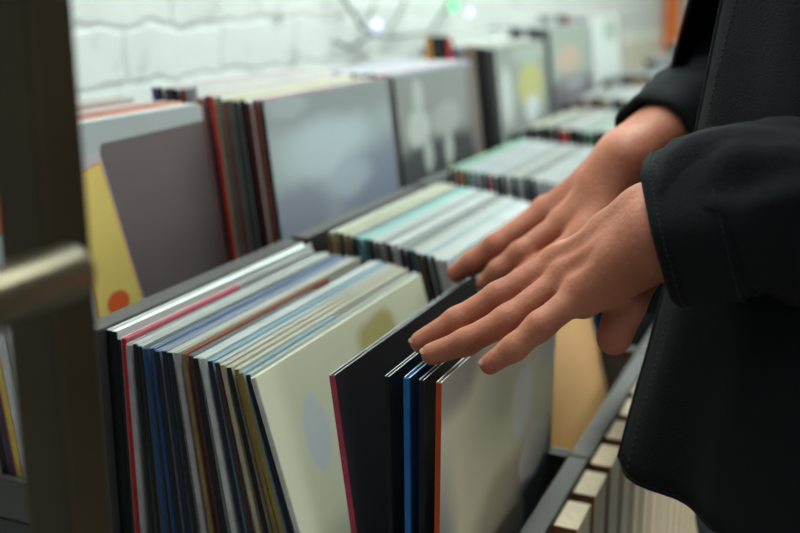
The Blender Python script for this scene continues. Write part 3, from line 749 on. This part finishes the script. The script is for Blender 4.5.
def make_sleeve(cuffc, axis_back, elbow, shoulder, fa_, seed, rads):
    path = [cuffc, cuffc+axis_back*.07, elbow, shoulder]
    rings, pts = sleeve_rings([Vector(p) for p in path], rads, seed=seed, fa=fa_)
    loft(rings, m_jac, 'sleeve', jk)
    # cuff band: folded doubled cloth ring over the sleeve end, wavy rim
    t = Vector(axis_back).normalized(); a = t.cross(Vector((0,0,1))).normalized(); b = t.cross(a)
    cr = []
    prof = [(.012,-.0045),(.002,-.0040),(-.0015,-.001),(-.0018,.0015),(.0005,.0035),(.012,.0040),(.030,.0040),(.041,.0042),(.0435,.0025),(.0455,.0012),(.050,.0028),(.053,.0008)]
    for s_, dr_ in prof:
        ring = []
        for k in range(72):
            an = 2*PI*k/72; wob = .0016*math.sin(3*an+seed)+.0011*math.sin(7*an+seed*2)
            w = min(1, max(0, s_)/.07); rb = rads[0]*(1-w)+rads[1]*w
            ring.append(Vector(cuffc)+t*(s_+.002*math.sin(2*an+seed))+(a*math.cos(an)+b*math.sin(an))*(rb+dr_+wob)+Vector((0,0,H)))
        cr.append(ring)
    o = loft(cr, m_jac, 'cuff', jk, True, .001)
    for s_ in (.0045, .040):
        bm = bmesh.new(); n = 90
        for k in range(n):
            a0 = 2*PI*k/n; a1 = 2*PI*(k+.55)/n
            w = s_/.07; rb = rads[0]*(1-w)+rads[1]*w
            pp = []
            for an in (a0, a1):
                wob = .0016*math.sin(3*an+seed)+.0011*math.sin(7*an+seed*2)
                pp.append(Vector(cuffc)+t*(s_+.002*math.sin(2*an+seed))+(a*math.cos(an)+b*math.sin(an))*(rb+.0048+wob)+Vector((0,0,H)))
            add_tube(bm, pp, .00035, 5)
        new_obj('stitching', bm, m_seam, jk)
LCU = Vector((.6965,.108,-.156)); LAX = Vector((.04,-.95,.28)).normalized()
make_sleeve(LCU, LAX, Vector((.704,-.165,-.162)), Vector(LSH), .011, 1.3, [.0485,.0520,.066,.074])
RCU = Vector(RCUFF); RAX = (Vector(REL)-RCU).normalized()
make_sleeve(RCU, RAX, Vector(REL), Vector(RSH), .006, 4.1, [.0415,.047,.066,.074])

# torso shell, open at the front
def jring(z, l_left, l_right, a, b, n=110, seed=0.):
    # start at left front edge, go round the back to the right front edge
    t0 = math.acos(max(-1, min(1, l_left/a))); t1 = math.acos(max(-1, min(1, l_right/a)))
    # angle measured so that l = a cos(t), n = b sin(t)
    s, e = t0, t1+2*PI
    out = []
    for i in range(n):
        t = s+(e-s)*i/(n-1)
        ct, st = math.cos(t), math.sin(t)
        ex = .86-.16*min(1, max(0, (-.12-z)/.25))
        l = a*abs(ct)**ex*(1 if ct > 0 else -1); nn = b*abs(st)**(ex if st > 0 else .9)*(1 if st > 0 else -1)
        edge = min(i, n-1-i)/(n-1)
        q = Vector((t*.9, z*1.1, seed)); r = 1-abs(noise.noise(q*2.3))*2
        amp = .010 if z < .02 else .005
        dd = amp*(r-.5)+.003*noise.noise(q*7)
        if z < -.2: dd += .010*math.sin(t*7+1)*min(1, (-.2-z)/.2)
        p = BP(l*(1+dd*4), nn*(1+dd*5)-.02*(0), z)
        out.append(Vector(p)+Vector((0,0,H)))
    return out
rings = []
NZ = 46
for i in range(NZ):
    f = i/(NZ-1); z = -.355+f*.54 if i < 36 else -.355+.54*(35/45+(1-(1-(i-35)/10)**2)*10/45)
    fl = min(1, max(0, (-.12-z)/.235))
    ll = -.075-.006*fl
    lr = .085-.01*f
    a = .225+.078*fl
    b = .158+.034*fl
    if z > -.12: b -= .018*min(1.3, (z+.12)/.11)
    if z > .0: a += .055*min(1, z/.07)
    if z > .07:
        w_ = min(1, (z-.07)/.115); q_ = 1-(1-math.sqrt(max(0, 1-w_*w_)))
        a = .085+(a-.085)*q_; b = .088+(b-.088)*q_
    rings.append(jring(z, ll, lr, a, b))
# hem curls: left front corner droops to a point
for i in range(4):
    w = (3-i)/3
    for k in range(12):
        rings[i][k] = rings[i][k]+Vector((0,0,-.005*w*(1-k/12)))
tj = loft(rings, m_jac, 'body_panel', jk, False, .003)
def edge_strip(idx0, idx1, name, rr=.0022):
    bm = bmesh.new(); add_tube(bm, [r[idx0]*.5+r[idx1]*.5 for r in rings], rr, 10); new_obj(name, bm, m_jac, jk, True)
edge_strip(0, 0, 'placket_edge', .0028); edge_strip(-1, -1, 'placket_edge', .0028)
def stitches(curve, name='stitching', r=.0005, out=.0024):
    bm = bmesh.new()
    for i in range(0, len(curve)-1, 2): add_tube(bm, [curve[i], curve[i+1]], r, 5)
    new_obj(name, bm, m_seam, jk)
def dens(c, n):
    o = []
    for i in range(len(c)-1):
        for k in range(n): o.append(c[i].lerp(c[i+1], k/n))
    return o
def outw(p, d=.0024):
    c = Vector((cB[0], cB[1], p.z)); return p+(p-c).normalized()*d
stitches([outw(p) for p in dens([r[2] for r in rings], 5)])
stitches([outw(p) for p in dens([r[14] for r in rings[20:]], 5)])
stitches([outw(p) for p in dens([r[15] for r in rings[20:]], 5)])
bm = bmesh.new(); add_tube(bm, rings[0], .0022, 8); new_obj('hem', bm, m_jac, jk, True)
# collar
cr = []
for i, (dz, dn, k_) in enumerate([(0,0,.0),(.02,.004,.0),(.045,-.006,.0),(.05,-.016,0),(.03,.022,0),(.0,.035,0)]):
    ring = []
    for j in range(60):
        t = PI*.62+ (2*PI-PI*.24)*j/59 - 0
        l = (.088+abs(dn)*.6)*math.cos(t); n_ = -.015+(.075+abs(dn)*.6)*math.sin(t)
        ring.append(Vector(BP(l, n_, .112+dz))+Vector((0,0,H)))
    cr.append(ring)
loft(cr, m_jac, 'collar', jk, False, .002)

# ------------------------------------------------------------------ lights
def area(name, loc, size, sy, power, rot=(0,0,0), col=(1,1,1)):
    l = bpy.data.lights.new(name, 'AREA'); l.shape = 'RECTANGLE'; l.size = size; l.size_y = sy; l.energy = power; l.color = col
    o = bpy.data.objects.new(name, l); C.objects.link(o); o.location = loc; o.rotation_euler = rot
    return o
area('ceiling_lamp_wall', (2.3, .35, 2.9), 3.6, .5, 116, (0,0,0), (.88,1.0,.95))
area('ceiling_lamp_aisle', (2.6, -1.6, 2.9), 2.6, .5, 48, (0,0,0), (.91,1.0,.96))
area('aisle_fill', (-.1, -3.3, 1.1), 2.0, 1.7, 22, (PI/2,0,0), (.95,.98,1.0))  # added soft fill that brightens the slats and sleeve covers
area('ceiling_lamp_near', (-.6, .2, 2.9), 1.2, .4, 5, (0,0,0), (1.0,.95,.9))
w = bpy.data.worlds.new('World'); bpy.context.scene.world = w; w.use_nodes = True
w.node_tree.nodes['Background'].inputs[0].default_value = (.5,.6,.65,1); w.node_tree.nodes['Background'].inputs[1].default_value = .2

# ------------------------------------------------------------------ camera
cd = bpy.data.cameras.new('camera'); cam = bpy.data.objects.new('camera', cd); C.objects.link(cam)
cd.sensor_width = 36; cd.lens = 47.25; cd.clip_start = .02
cam.location = (0, 0, H)
p = math.atan(277/1050); psi = math.atan2(470, math.hypot(1050, 277))
Fh = Vector((math.cos(psi), math.sin(psi), 0)); F_ = Fh*math.cos(p)+Vector((0,0,-math.sin(p)))
cam.rotation_euler = F_.to_track_quat('-Z', 'Y').to_euler()
cd.dof.use_dof = True; cd.dof.focus_distance = .735; cd.dof.aperture_fstop = 3.6
bpy.context.scene.camera = cam
vs = bpy.context.scene.view_settings
vs.view_transform = 'Standard'; vs.look = 'None'; vs.exposure = 0.; vs.gamma = 1
